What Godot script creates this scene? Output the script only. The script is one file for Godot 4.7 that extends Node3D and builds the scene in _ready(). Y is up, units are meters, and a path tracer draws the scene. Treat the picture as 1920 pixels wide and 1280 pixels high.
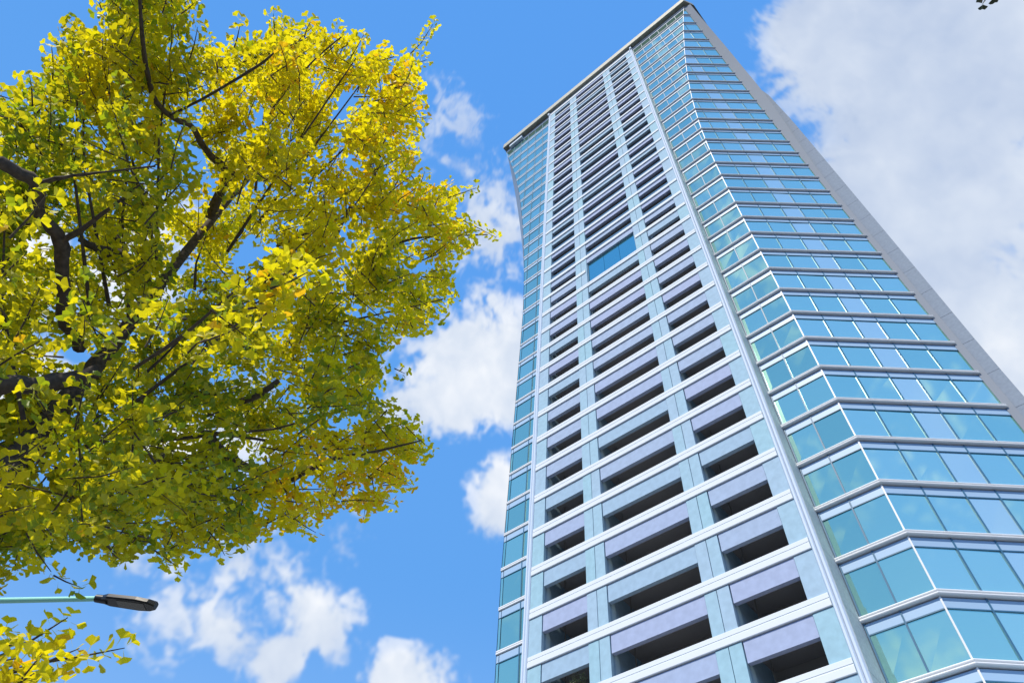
extends Node3D
# A flared high-rise seen from the pavement, with a ginkgo in autumn colours beside it.
# The tower's facade lies in the plane z = 0, x runs along it, the ground is y = 0.

const FLOOR0 := 26.07                # height of the underside of band 0 above the ground
const BAY_END := 16.403              # the balcony bays run from x = 0 to here
const SIDE_X := 29.05                # plane of the tower's right side
const LEVEL_K := [-3.0, 0.0, 6.0, 12.0, 14.0, 20.0, 26.0, 31.0, 32.0]
const LEVEL_V := [-9.9, 0.0, 20.174, 40.186, 47.404, 68.441, 91.178, 111.025, 115.0]
const KMIN := -3
const KMAX := 31

# crown lobes: centre x, y, z, radius, share of yellow leaves, raised where sun brightens the crown
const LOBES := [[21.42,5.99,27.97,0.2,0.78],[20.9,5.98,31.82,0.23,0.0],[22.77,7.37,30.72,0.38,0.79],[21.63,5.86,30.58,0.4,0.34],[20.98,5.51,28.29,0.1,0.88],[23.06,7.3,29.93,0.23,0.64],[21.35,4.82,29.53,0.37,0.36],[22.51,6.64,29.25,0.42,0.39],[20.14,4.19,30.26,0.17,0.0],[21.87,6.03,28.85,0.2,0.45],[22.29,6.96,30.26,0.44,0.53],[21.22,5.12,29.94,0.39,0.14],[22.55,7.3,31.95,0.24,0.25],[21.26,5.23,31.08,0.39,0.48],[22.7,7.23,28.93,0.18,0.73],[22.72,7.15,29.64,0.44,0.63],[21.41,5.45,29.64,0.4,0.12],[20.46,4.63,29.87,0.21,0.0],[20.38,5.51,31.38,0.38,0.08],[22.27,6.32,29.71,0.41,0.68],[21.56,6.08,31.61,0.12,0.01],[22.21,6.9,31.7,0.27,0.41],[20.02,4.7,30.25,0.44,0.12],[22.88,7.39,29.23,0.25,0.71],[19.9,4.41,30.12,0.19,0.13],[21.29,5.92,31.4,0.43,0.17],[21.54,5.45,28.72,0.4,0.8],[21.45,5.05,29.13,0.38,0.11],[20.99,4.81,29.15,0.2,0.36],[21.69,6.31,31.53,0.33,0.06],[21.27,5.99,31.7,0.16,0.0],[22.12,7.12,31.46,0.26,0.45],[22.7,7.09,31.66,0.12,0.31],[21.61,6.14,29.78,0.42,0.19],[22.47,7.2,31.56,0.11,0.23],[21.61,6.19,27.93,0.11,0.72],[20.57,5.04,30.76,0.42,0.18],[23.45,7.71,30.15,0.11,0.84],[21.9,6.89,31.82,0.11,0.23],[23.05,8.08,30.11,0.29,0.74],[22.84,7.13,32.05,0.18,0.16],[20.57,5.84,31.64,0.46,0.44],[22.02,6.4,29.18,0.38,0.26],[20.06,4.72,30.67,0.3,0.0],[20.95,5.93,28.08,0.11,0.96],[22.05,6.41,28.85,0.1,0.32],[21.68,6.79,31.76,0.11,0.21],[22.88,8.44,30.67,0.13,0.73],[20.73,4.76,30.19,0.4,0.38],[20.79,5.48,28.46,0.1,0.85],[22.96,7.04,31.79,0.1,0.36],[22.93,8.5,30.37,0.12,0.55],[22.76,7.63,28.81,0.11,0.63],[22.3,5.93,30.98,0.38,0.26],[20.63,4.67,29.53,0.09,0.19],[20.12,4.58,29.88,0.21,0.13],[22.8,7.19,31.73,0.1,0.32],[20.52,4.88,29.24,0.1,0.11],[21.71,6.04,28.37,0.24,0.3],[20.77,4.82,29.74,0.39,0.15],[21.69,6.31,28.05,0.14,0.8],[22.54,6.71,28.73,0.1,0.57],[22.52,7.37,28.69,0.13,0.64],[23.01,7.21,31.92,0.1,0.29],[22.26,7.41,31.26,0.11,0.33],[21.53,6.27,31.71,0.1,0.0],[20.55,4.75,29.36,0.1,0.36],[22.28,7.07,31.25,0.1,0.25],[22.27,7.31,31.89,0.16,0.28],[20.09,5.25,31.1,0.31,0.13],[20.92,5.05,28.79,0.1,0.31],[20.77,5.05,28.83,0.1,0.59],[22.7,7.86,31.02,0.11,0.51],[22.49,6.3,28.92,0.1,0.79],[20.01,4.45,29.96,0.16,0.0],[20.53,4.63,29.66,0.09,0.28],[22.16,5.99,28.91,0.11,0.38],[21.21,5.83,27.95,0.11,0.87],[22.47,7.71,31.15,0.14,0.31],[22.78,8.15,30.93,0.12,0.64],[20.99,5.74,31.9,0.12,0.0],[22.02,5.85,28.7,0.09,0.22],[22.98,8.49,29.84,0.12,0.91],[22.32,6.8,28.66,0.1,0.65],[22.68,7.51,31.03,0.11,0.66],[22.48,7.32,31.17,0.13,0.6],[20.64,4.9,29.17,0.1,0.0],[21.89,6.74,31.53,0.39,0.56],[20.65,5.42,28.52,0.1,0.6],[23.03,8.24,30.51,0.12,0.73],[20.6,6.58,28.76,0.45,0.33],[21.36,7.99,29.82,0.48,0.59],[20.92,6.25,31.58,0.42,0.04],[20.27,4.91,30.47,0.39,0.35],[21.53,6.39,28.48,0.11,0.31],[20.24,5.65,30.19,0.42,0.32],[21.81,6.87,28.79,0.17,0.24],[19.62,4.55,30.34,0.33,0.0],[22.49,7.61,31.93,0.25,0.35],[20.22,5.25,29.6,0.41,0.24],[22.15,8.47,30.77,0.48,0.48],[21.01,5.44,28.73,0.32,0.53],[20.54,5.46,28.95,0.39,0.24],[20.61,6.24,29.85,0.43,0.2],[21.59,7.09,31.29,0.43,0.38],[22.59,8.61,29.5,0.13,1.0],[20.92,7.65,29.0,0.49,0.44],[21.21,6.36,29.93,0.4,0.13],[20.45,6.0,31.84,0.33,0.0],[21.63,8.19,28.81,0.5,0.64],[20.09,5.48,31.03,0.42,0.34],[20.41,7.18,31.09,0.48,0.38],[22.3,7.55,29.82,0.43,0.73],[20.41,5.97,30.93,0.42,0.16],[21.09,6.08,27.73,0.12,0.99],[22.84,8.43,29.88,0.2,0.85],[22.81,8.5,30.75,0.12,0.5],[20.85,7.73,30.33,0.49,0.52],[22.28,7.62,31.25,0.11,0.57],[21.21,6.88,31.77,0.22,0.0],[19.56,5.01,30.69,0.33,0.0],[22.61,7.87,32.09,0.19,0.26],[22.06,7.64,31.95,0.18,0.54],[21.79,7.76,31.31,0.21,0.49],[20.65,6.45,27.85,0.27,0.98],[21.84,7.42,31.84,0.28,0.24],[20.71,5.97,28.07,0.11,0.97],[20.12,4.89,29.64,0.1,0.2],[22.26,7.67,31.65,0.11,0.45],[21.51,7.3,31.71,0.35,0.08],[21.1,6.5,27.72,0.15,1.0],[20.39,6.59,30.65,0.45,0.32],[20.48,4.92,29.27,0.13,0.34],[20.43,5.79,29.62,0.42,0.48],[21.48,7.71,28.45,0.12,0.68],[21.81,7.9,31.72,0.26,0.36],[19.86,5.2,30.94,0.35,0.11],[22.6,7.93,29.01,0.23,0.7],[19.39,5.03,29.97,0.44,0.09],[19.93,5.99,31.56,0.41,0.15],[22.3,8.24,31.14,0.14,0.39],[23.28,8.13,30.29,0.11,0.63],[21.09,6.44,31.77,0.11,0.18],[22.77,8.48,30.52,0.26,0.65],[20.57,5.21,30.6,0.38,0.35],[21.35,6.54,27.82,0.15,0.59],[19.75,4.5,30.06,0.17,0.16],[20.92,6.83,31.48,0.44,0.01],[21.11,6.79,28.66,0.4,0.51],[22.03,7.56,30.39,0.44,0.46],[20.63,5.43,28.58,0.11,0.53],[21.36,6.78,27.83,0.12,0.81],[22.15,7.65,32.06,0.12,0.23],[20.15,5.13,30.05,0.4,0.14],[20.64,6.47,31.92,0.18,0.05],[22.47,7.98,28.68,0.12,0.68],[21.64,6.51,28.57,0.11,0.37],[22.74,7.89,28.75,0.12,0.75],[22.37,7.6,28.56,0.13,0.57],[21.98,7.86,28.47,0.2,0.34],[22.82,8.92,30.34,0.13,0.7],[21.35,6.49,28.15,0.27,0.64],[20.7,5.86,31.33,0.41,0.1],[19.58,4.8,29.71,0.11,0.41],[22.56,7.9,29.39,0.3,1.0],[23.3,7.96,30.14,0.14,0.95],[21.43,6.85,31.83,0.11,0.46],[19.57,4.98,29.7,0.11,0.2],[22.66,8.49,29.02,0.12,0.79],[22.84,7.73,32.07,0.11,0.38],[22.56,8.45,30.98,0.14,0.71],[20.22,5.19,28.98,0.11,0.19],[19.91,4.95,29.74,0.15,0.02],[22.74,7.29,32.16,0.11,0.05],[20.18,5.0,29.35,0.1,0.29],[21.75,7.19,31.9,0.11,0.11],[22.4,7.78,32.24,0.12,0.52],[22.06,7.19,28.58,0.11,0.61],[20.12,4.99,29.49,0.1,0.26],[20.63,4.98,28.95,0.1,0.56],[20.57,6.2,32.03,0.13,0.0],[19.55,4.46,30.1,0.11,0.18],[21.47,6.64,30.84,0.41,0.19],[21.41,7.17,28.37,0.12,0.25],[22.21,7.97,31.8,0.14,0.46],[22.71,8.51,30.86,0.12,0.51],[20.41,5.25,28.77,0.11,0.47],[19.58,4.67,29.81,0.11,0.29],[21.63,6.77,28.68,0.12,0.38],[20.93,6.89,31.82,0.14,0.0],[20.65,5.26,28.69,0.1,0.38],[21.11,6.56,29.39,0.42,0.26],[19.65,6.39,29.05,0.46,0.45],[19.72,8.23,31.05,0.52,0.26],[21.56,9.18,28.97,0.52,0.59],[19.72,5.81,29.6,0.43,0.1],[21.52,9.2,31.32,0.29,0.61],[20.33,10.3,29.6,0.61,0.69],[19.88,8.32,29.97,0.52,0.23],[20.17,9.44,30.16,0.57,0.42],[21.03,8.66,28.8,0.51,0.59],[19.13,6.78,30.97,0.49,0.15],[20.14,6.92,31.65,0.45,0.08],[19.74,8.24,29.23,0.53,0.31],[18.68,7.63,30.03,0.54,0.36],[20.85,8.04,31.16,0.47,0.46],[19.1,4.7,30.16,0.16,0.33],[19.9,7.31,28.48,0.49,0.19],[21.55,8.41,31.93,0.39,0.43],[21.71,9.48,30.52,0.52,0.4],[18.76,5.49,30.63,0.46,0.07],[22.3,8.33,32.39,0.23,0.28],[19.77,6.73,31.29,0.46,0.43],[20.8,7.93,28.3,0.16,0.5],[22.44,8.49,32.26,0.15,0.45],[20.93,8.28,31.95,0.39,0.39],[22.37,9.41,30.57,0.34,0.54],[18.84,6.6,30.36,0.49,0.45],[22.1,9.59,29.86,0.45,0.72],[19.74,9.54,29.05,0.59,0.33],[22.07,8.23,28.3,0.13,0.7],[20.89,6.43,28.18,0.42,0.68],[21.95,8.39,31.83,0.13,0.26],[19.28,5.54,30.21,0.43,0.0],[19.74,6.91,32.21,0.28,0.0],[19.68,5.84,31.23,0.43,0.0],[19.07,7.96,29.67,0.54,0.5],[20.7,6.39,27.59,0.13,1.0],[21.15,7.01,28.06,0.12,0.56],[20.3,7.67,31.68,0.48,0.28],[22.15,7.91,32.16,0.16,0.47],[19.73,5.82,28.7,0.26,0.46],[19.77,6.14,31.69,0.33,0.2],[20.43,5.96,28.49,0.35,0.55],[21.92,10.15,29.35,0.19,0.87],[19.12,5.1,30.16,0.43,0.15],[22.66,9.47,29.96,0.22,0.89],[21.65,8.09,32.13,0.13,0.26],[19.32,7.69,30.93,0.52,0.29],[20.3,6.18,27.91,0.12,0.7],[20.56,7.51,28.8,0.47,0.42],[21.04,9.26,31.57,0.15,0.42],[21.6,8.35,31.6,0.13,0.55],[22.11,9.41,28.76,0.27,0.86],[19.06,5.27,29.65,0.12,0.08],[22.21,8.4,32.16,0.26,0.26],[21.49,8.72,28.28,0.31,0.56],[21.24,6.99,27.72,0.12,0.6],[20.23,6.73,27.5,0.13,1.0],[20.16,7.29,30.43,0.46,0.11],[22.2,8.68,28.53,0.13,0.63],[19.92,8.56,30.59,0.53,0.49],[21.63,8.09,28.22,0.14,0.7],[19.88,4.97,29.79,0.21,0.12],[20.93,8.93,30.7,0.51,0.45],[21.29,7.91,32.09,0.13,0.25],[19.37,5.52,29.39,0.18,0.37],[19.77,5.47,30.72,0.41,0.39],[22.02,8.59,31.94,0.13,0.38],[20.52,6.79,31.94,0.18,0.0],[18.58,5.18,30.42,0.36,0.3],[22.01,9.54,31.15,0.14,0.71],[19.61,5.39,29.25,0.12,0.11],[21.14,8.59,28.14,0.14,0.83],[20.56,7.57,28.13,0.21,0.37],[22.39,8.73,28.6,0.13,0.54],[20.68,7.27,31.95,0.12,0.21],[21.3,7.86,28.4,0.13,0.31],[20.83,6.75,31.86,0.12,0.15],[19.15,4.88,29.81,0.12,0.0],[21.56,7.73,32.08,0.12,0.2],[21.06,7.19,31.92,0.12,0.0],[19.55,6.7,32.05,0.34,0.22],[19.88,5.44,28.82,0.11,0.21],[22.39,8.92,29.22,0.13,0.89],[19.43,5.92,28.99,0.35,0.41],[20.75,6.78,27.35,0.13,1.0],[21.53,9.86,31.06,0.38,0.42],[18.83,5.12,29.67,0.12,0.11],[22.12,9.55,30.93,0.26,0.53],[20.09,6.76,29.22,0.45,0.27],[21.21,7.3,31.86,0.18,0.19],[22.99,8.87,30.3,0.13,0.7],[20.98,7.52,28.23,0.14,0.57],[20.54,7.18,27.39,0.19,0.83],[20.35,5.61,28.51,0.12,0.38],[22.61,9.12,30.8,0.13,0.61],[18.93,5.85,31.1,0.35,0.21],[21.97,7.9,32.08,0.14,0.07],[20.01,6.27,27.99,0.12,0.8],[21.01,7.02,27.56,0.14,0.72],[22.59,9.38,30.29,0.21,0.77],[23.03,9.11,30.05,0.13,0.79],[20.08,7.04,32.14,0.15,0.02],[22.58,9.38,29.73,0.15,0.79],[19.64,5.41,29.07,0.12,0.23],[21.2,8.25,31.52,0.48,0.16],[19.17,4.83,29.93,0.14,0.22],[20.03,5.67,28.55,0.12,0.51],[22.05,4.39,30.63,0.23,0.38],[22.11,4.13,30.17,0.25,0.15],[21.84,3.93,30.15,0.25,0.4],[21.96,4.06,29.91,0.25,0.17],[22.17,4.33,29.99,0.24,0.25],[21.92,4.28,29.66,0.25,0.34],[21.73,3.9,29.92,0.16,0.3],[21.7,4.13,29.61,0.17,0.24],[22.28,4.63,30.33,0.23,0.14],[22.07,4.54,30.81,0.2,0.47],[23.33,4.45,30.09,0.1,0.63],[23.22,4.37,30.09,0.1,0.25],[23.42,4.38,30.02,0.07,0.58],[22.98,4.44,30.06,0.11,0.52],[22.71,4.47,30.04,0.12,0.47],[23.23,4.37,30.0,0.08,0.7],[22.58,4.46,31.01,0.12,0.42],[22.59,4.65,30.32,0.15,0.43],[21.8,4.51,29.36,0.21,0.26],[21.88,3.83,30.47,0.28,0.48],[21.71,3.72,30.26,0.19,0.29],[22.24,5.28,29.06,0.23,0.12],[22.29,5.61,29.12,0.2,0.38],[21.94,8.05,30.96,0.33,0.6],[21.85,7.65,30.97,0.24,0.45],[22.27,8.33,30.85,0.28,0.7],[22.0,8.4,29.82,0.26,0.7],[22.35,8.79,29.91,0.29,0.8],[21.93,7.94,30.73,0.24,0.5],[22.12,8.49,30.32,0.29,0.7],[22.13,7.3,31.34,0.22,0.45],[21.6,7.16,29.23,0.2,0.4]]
# limbs: points x, y, z with radius
const LIMBS := [[[21.93,5.39,31.53,0.07],[21.94,5.43,31.42,0.06],[21.88,5.55,31.25,0.06],[21.71,5.56,31.13,0.06],[21.59,5.6,30.95,0.08],[21.39,5.57,30.79,0.07],[21.18,5.51,30.64,0.07],[20.89,5.64,30.41,0.09]],[[21.58,5.6,30.95,0.05],[21.75,5.62,30.91,0.03],[21.98,5.69,30.88,0.02],[22.23,5.76,30.85,0.01]],[[21.88,5.55,31.24,0.03],[22.04,5.57,31.16,0.02],[22.24,5.62,31.02,0.01],[22.47,5.68,30.85,0.01]],[[21.07,6.38,30.32,0.06],[21.11,6.41,30.61,0.11],[21.14,6.29,30.79,0.06],[21.18,6.18,30.94,0.03]],[[21.11,6.41,30.64,0.07],[21.1,6.53,30.76,0.05],[21.09,6.65,30.87,0.03]],[[21.07,7.65,30.4,0.08],[21.32,7.71,30.51,0.08],[21.54,7.72,30.56,0.09],[21.68,7.81,30.52,0.07]],[[21.54,7.72,30.56,0.07],[21.71,7.46,30.83,0.05],[21.87,7.31,31.02,0.04],[21.89,7.19,31.11,0.04],[22.0,7.01,31.28,0.04],[22.27,6.89,31.49,0.03],[22.58,6.79,31.67,0.02],[22.86,6.77,31.87,0.02]],[[21.94,7.11,31.15,0.02],[22.29,7.21,31.05,0.02],[22.68,7.3,30.96,0.02],[22.87,7.38,30.94,0.01]],[[22.37,7.5,30.66,0.02],[22.62,7.51,30.7,0.02],[22.99,7.55,30.71,0.01],[23.25,7.65,30.69,0.01]],[[22.05,4.68,30.15,0.02],[22.31,4.78,30.1,0.02],[22.57,4.88,30.08,0.01],[22.84,4.97,30.07,0.01]],[[21.49,5.54,29.4,0.04],[21.68,5.57,29.34,0.05],[21.8,5.66,29.31,0.03]],[[20.84,5.72,29.31,0.08],[20.85,5.67,29.11,0.08],[20.83,5.72,28.84,0.05]],[[20.9,5.65,28.87,0.05],[21.14,5.52,28.67,0.03],[21.47,5.65,28.56,0.04],[21.77,5.69,28.39,0.02],[22.16,5.76,28.19,0.01]],[[21.43,6.79,29.24,0.02],[21.74,6.84,29.05,0.02],[22.24,6.95,28.76,0.01],[22.52,7.04,28.59,0.01]],[[21.82,7.99,29.15,0.03],[22.06,7.98,29.05,0.03],[22.32,8.07,28.9,0.02],[22.86,8.08,28.5,0.01]],[[21.61,7.92,29.45,0.04],[21.81,8.27,29.53,0.03],[22.2,8.81,29.69,0.02],[22.75,9.15,29.84,0.01]],[[21.26,4.73,29.59,0.02],[21.33,4.82,29.61,0.03],[21.46,4.82,29.63,0.02]],[[21.29,5.18,30.24,0.08],[21.24,4.97,30.38,0.09],[21.22,4.79,30.54,0.1],[21.13,4.67,30.68,0.09]],[[21.02,4.69,30.22,0.03],[21.19,4.72,30.01,0.03],[21.54,4.81,29.86,0.02],[21.76,4.89,29.77,0.01]]]
# single shoots that stick out of the crown, from, to
const SHOOTS := [[[23.08,9.06,30.19],[23.53,9.19,30.24]],[[23.1,9.07,30.1],[23.27,9.11,30.04]],[[22.69,8.12,28.91],[22.91,8.07,28.43]],[[22.74,8.27,29.0],[23.01,8.34,28.88]],[[22.19,5.54,31.73],[22.21,5.6,31.61]],[[22.11,5.51,31.63],[22.14,5.56,31.53]],[[22.11,6.32,28.6],[22.15,6.31,28.51]],[[22.06,5.89,28.3],[22.12,5.8,28.07]],[[21.41,3.96,29.97],[21.38,3.87,29.75]],[[21.38,3.86,29.73],[21.41,3.86,29.59]],[[21.2,4.28,29.55],[21.2,4.24,29.43]],[[21.3,4.34,29.32],[21.33,4.31,29.16]],[[21.66,6.79,31.83],[21.83,6.86,31.98]],[[21.92,6.95,31.86],[22.03,7.0,31.95]],[[21.64,6.42,31.73],[21.78,6.48,31.87]],[[22.41,7.12,31.31],[22.61,7.2,31.42]],[[22.63,7.36,31.17],[22.79,7.42,31.26]],[[22.78,7.66,31.01],[22.93,7.71,31.17]],[[22.6,7.17,31.55],[22.72,7.23,31.54]],[[22.29,6.93,31.89],[22.32,6.93,31.93]],[[22.97,7.75,30.89],[23.09,7.79,30.94]]]
# shoots of the low branch
const LOW_SHOOTS := [[[21.98,3.08,29.92],[22.06,3.2,29.77]],[[22.06,3.01,29.87],[22.15,3.11,29.69]],[[22.04,3.17,29.79],[22.13,3.31,29.72]],[[22.12,3.08,29.73],[22.2,3.19,29.63]],[[22.15,3.12,29.69],[22.27,3.24,29.49]],[[22.13,2.92,29.88],[22.19,3.0,29.75]],[[22.17,2.96,29.76],[22.23,3.02,29.63]],[[21.9,3.17,29.93],[21.95,3.25,29.85]],[[22.24,2.94,29.94],[22.29,3.01,29.83]],[[22.25,2.9,29.8],[22.3,2.99,29.75]],[[22.21,2.91,29.76],[22.28,3.07,29.76]],[[22.13,2.93,29.91],[22.21,3.08,29.87]]]
# clouds: direction, angular radius, thickness, brightness
const CLOUDS := [[0.095,0.93,-0.354,0.055,0.9,0.75],[0.154,0.918,-0.366,0.087,1.0,0.74],[0.174,0.883,-0.436,0.111,1.0,0.68],[0.248,0.858,-0.45,0.111,1.0,0.85],[0.061,0.873,-0.483,0.073,1.0,0.72],[0.085,0.839,-0.538,0.093,1.0,0.75],[0.142,0.802,-0.581,0.117,1.0,0.9],[0.11,0.703,-0.702,0.1,1.0,1.0],[0.077,0.764,-0.64,0.066,1.0,0.8],[0.273,0.773,-0.573,0.134,1.0,0.85],[0.14,0.668,-0.731,0.116,1.0,0.95],[0.105,0.945,-0.31,0.038,0.85,0.85],[0.162,0.937,-0.309,0.064,0.9,0.7],[0.241,0.918,-0.315,0.107,1.0,0.75],[0.318,0.877,-0.361,0.119,1.0,0.8],[-0.447,0.823,-0.351,0.046,1.0,1.05],[-0.504,0.794,-0.339,0.063,1.0,1.0],[-0.472,0.789,-0.394,0.067,1.0,1.1],[-0.41,0.82,-0.4,0.056,1.0,1.0],[-0.434,0.785,-0.443,0.045,1.0,1.0],[-0.55,0.754,-0.359,0.045,1.0,0.95],[-0.507,0.761,-0.405,0.041,1.0,1.05],[-0.391,0.858,-0.333,0.034,0.85,1.0],[-0.4,0.863,-0.308,0.022,0.7,1.0],[-0.377,0.849,-0.37,0.036,0.8,1.0],[-0.339,0.905,-0.256,0.074,0.64,0.95],[-0.316,0.926,-0.205,0.066,0.55,0.9],[-0.301,0.942,-0.148,0.058,0.46,0.85],[-0.284,0.953,-0.101,0.042,0.4,0.8],[-0.314,0.908,-0.278,0.059,0.64,0.95],[-0.364,0.886,-0.287,0.056,0.55,0.95],[-0.519,0.701,-0.489,0.028,0.75,1.1],[-0.517,0.687,-0.511,0.031,0.7,1.0],[-0.493,0.711,-0.502,0.028,0.8,1.05],[-0.533,0.663,-0.526,0.026,0.5,0.9],[-0.511,0.675,-0.533,0.029,0.6,1.0],[-0.833,0.494,-0.247,0.04,0.42,0.95],[-0.809,0.518,-0.278,0.038,0.6,1.0],[-0.792,0.512,-0.333,0.039,0.66,1.0],[-0.813,0.493,-0.31,0.047,0.58,0.95],[-0.789,0.498,-0.361,0.034,0.56,0.95],[-0.828,0.48,-0.289,0.035,0.42,0.9],[-0.77,0.559,-0.309,0.034,0.52,1.0],[-0.75,0.558,-0.354,0.043,0.62,1.0],[-0.736,0.547,-0.4,0.043,0.72,1.05],[-0.723,0.533,-0.441,0.041,0.68,1.0],[-0.738,0.508,-0.444,0.032,0.45,0.95],[-0.693,0.601,-0.397,0.041,0.4,0.9],[-0.718,0.592,-0.366,0.04,0.42,0.95],[-0.674,0.625,-0.395,0.035,0.34,0.9],[-0.75,0.574,-0.329,0.039,0.48,1.0],[-0.768,0.487,-0.417,0.023,0.75,1.0],[-0.773,0.491,-0.401,0.016,0.6,1.0],[-0.683,0.499,-0.534,0.033,0.9,1.1],[-0.659,0.493,-0.568,0.048,1.0,1.1],[-0.632,0.505,-0.587,0.031,0.9,1.1],[-0.704,0.481,-0.522,0.034,0.8,1.05],[-0.82,0.533,-0.209,0.022,0.5,0.9],[-0.715,0.689,0.12,0.074,1.0,1.2],[-0.757,0.642,0.117,0.093,1.0,1.2],[-0.704,0.707,0.064,0.045,0.8,1.2],[-0.619,0.785,0.038,0.053,0.75,1.15],[-0.677,0.736,0.003,0.055,0.9,1.2],[-0.781,0.625,0.002,0.062,1.0,1.15],[-0.697,0.686,-0.21,0.062,0.9,1.1],[-0.754,0.64,-0.15,0.057,0.9,1.1],[-0.68,0.695,0.234,0.088,0.9,1.2],[-0.829,0.543,0.135,0.103,1.0,1.2]]

var mats := {}
var rng := RandomNumberGenerator.new()

class Shape:
	var v := PackedVector3Array()
	var n := PackedVector3Array()
	func tri(a: Vector3, b: Vector3, c: Vector3) -> void:
		var m := (b - a).cross(c - a)
		if m.length_squared() < 1e-14: return
		m = m.normalized()
		v.append(a); v.append(c); v.append(b)
		n.append(m); n.append(m); n.append(m)
	func quad(a: Vector3, b: Vector3, c: Vector3, d: Vector3) -> void:
		tri(a, b, c); tri(a, c, d)
	func box(lo: Vector3, hi: Vector3) -> void:
		var a := Vector3(lo.x, lo.y, hi.z); var b := Vector3(hi.x, lo.y, hi.z); var c := Vector3(hi.x, hi.y, hi.z); var d := Vector3(lo.x, hi.y, hi.z)
		var e := Vector3(lo.x, lo.y, lo.z); var f := Vector3(hi.x, lo.y, lo.z); var g := Vector3(hi.x, hi.y, lo.z); var h := Vector3(lo.x, hi.y, lo.z)
		quad(a, b, c, d); quad(f, e, h, g); quad(b, f, g, c); quad(e, a, d, h); quad(d, c, g, h); quad(e, f, b, a)
	# eight corners: bottom a b c d counter-clockwise from above, top e f g h
	func hexa(a: Vector3, b: Vector3, c: Vector3, d: Vector3, e: Vector3, f: Vector3, g: Vector3, h: Vector3) -> void:
		quad(a, b, f, e); quad(b, c, g, f); quad(c, d, h, g); quad(d, a, e, h); quad(e, f, g, h); quad(d, c, b, a)
	# vertical prism over a plan polygon (x, z), counter-clockwise seen from above with z towards the viewer
	func prism(plan: PackedVector2Array, y0: float, y1: float) -> void:
		var idx := Geometry2D.triangulate_polygon(plan)
		for i in range(0, idx.size(), 3):
			var p := plan[idx[i]]; var q := plan[idx[i + 1]]; var r := plan[idx[i + 2]]
			tri(Vector3(p.x, y1, p.y), Vector3(r.x, y1, r.y), Vector3(q.x, y1, q.y))
			tri(Vector3(p.x, y0, p.y), Vector3(q.x, y0, q.y), Vector3(r.x, y0, r.y))
		for i in plan.size():
			var p := plan[i]; var q := plan[(i + 1) % plan.size()]
			quad(Vector3(p.x, y0, p.y), Vector3(q.x, y0, q.y), Vector3(q.x, y1, q.y), Vector3(p.x, y1, p.y))
	func tube(pts: Array, radii: Array, sides: int, rough := 0.0, seed_ := 0) -> void:
		var rings := []
		var nrm := []
		for i in pts.size():
			var t: Vector3 = (pts[mini(i + 1, pts.size() - 1)] - pts[maxi(i - 1, 0)]).normalized()
			var u := t.cross(Vector3(0.31, 0.2, 0.93)).normalized()
			var w := t.cross(u)
			var ring := []; var rn := []
			for s in sides:
				var an := TAU * s / sides
				var o := u * cos(an) + w * sin(an)
				var k := 1.0 + rough * sin(s * 2.7 + i * 1.9 + seed_ * 0.7) + rough * 0.6 * sin(s * 5.1 - i * 2.3)
				ring.append(pts[i] + o * float(radii[i]) * k); rn.append(o)
			rings.append(ring); nrm.append(rn)
		for i in pts.size() - 1:
			for s in sides:
				var s2 := (s + 1) % sides
				_smooth(rings[i][s], nrm[i][s], rings[i][s2], nrm[i][s2], rings[i + 1][s2], nrm[i + 1][s2])
				_smooth(rings[i][s], nrm[i][s], rings[i + 1][s2], nrm[i + 1][s2], rings[i + 1][s], nrm[i + 1][s])
		for s in sides:
			tri(pts[0], rings[0][s], rings[0][(s + 1) % sides])
			var l := pts.size() - 1
			tri(pts[l], rings[l][(s + 1) % sides], rings[l][s])
	func _smooth(a: Vector3, na: Vector3, b: Vector3, nb: Vector3, c: Vector3, nc: Vector3) -> void:
		v.append(a); v.append(c); v.append(b)
		n.append(na); n.append(nc); n.append(nb)
	func surface(mesh: ArrayMesh, m: Material) -> void:
		if v.is_empty(): return
		var arr := []
		arr.resize(Mesh.ARRAY_MAX)
		arr[Mesh.ARRAY_VERTEX] = v; arr[Mesh.ARRAY_NORMAL] = n
		mesh.add_surface_from_arrays(Mesh.PRIMITIVE_TRIANGLES, arr)
		mesh.surface_set_material(mesh.get_surface_count() - 1, m)
	func mesh(m: Material) -> ArrayMesh:
		var r := ArrayMesh.new()
		surface(r, m)
		return r

func put(called: String, mesh: Mesh, parent: Node, at := Vector3.ZERO) -> MeshInstance3D:
	var o := MeshInstance3D.new()
	o.name = called; o.mesh = mesh; o.position = at
	parent.add_child(o, true)
	return o

func thing(called: String, label: String, category: String, at := Vector3.ZERO, group := "") -> Node3D:
	var o := Node3D.new()
	o.name = called; o.position = at
	add_child(o, true)
	o.set_meta("label", label); o.set_meta("category", category)
	if group != "": o.set_meta("group", group)
	return o

func lin(r: float, g: float, b: float, a := 1.0) -> Color:
	var c := Color(r, g, b).linear_to_srgb()
	c.a = a
	return c

func paint(key: String, r: float, g: float, b: float, rough := 0.5, metal := 0.0, spec := 0.5) -> StandardMaterial3D:
	var m := StandardMaterial3D.new()
	m.resource_name = key
	m.albedo_color = lin(r, g, b); m.roughness = rough; m.metallic = metal; m.metallic_specular = spec
	mats[key] = m
	return m

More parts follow.
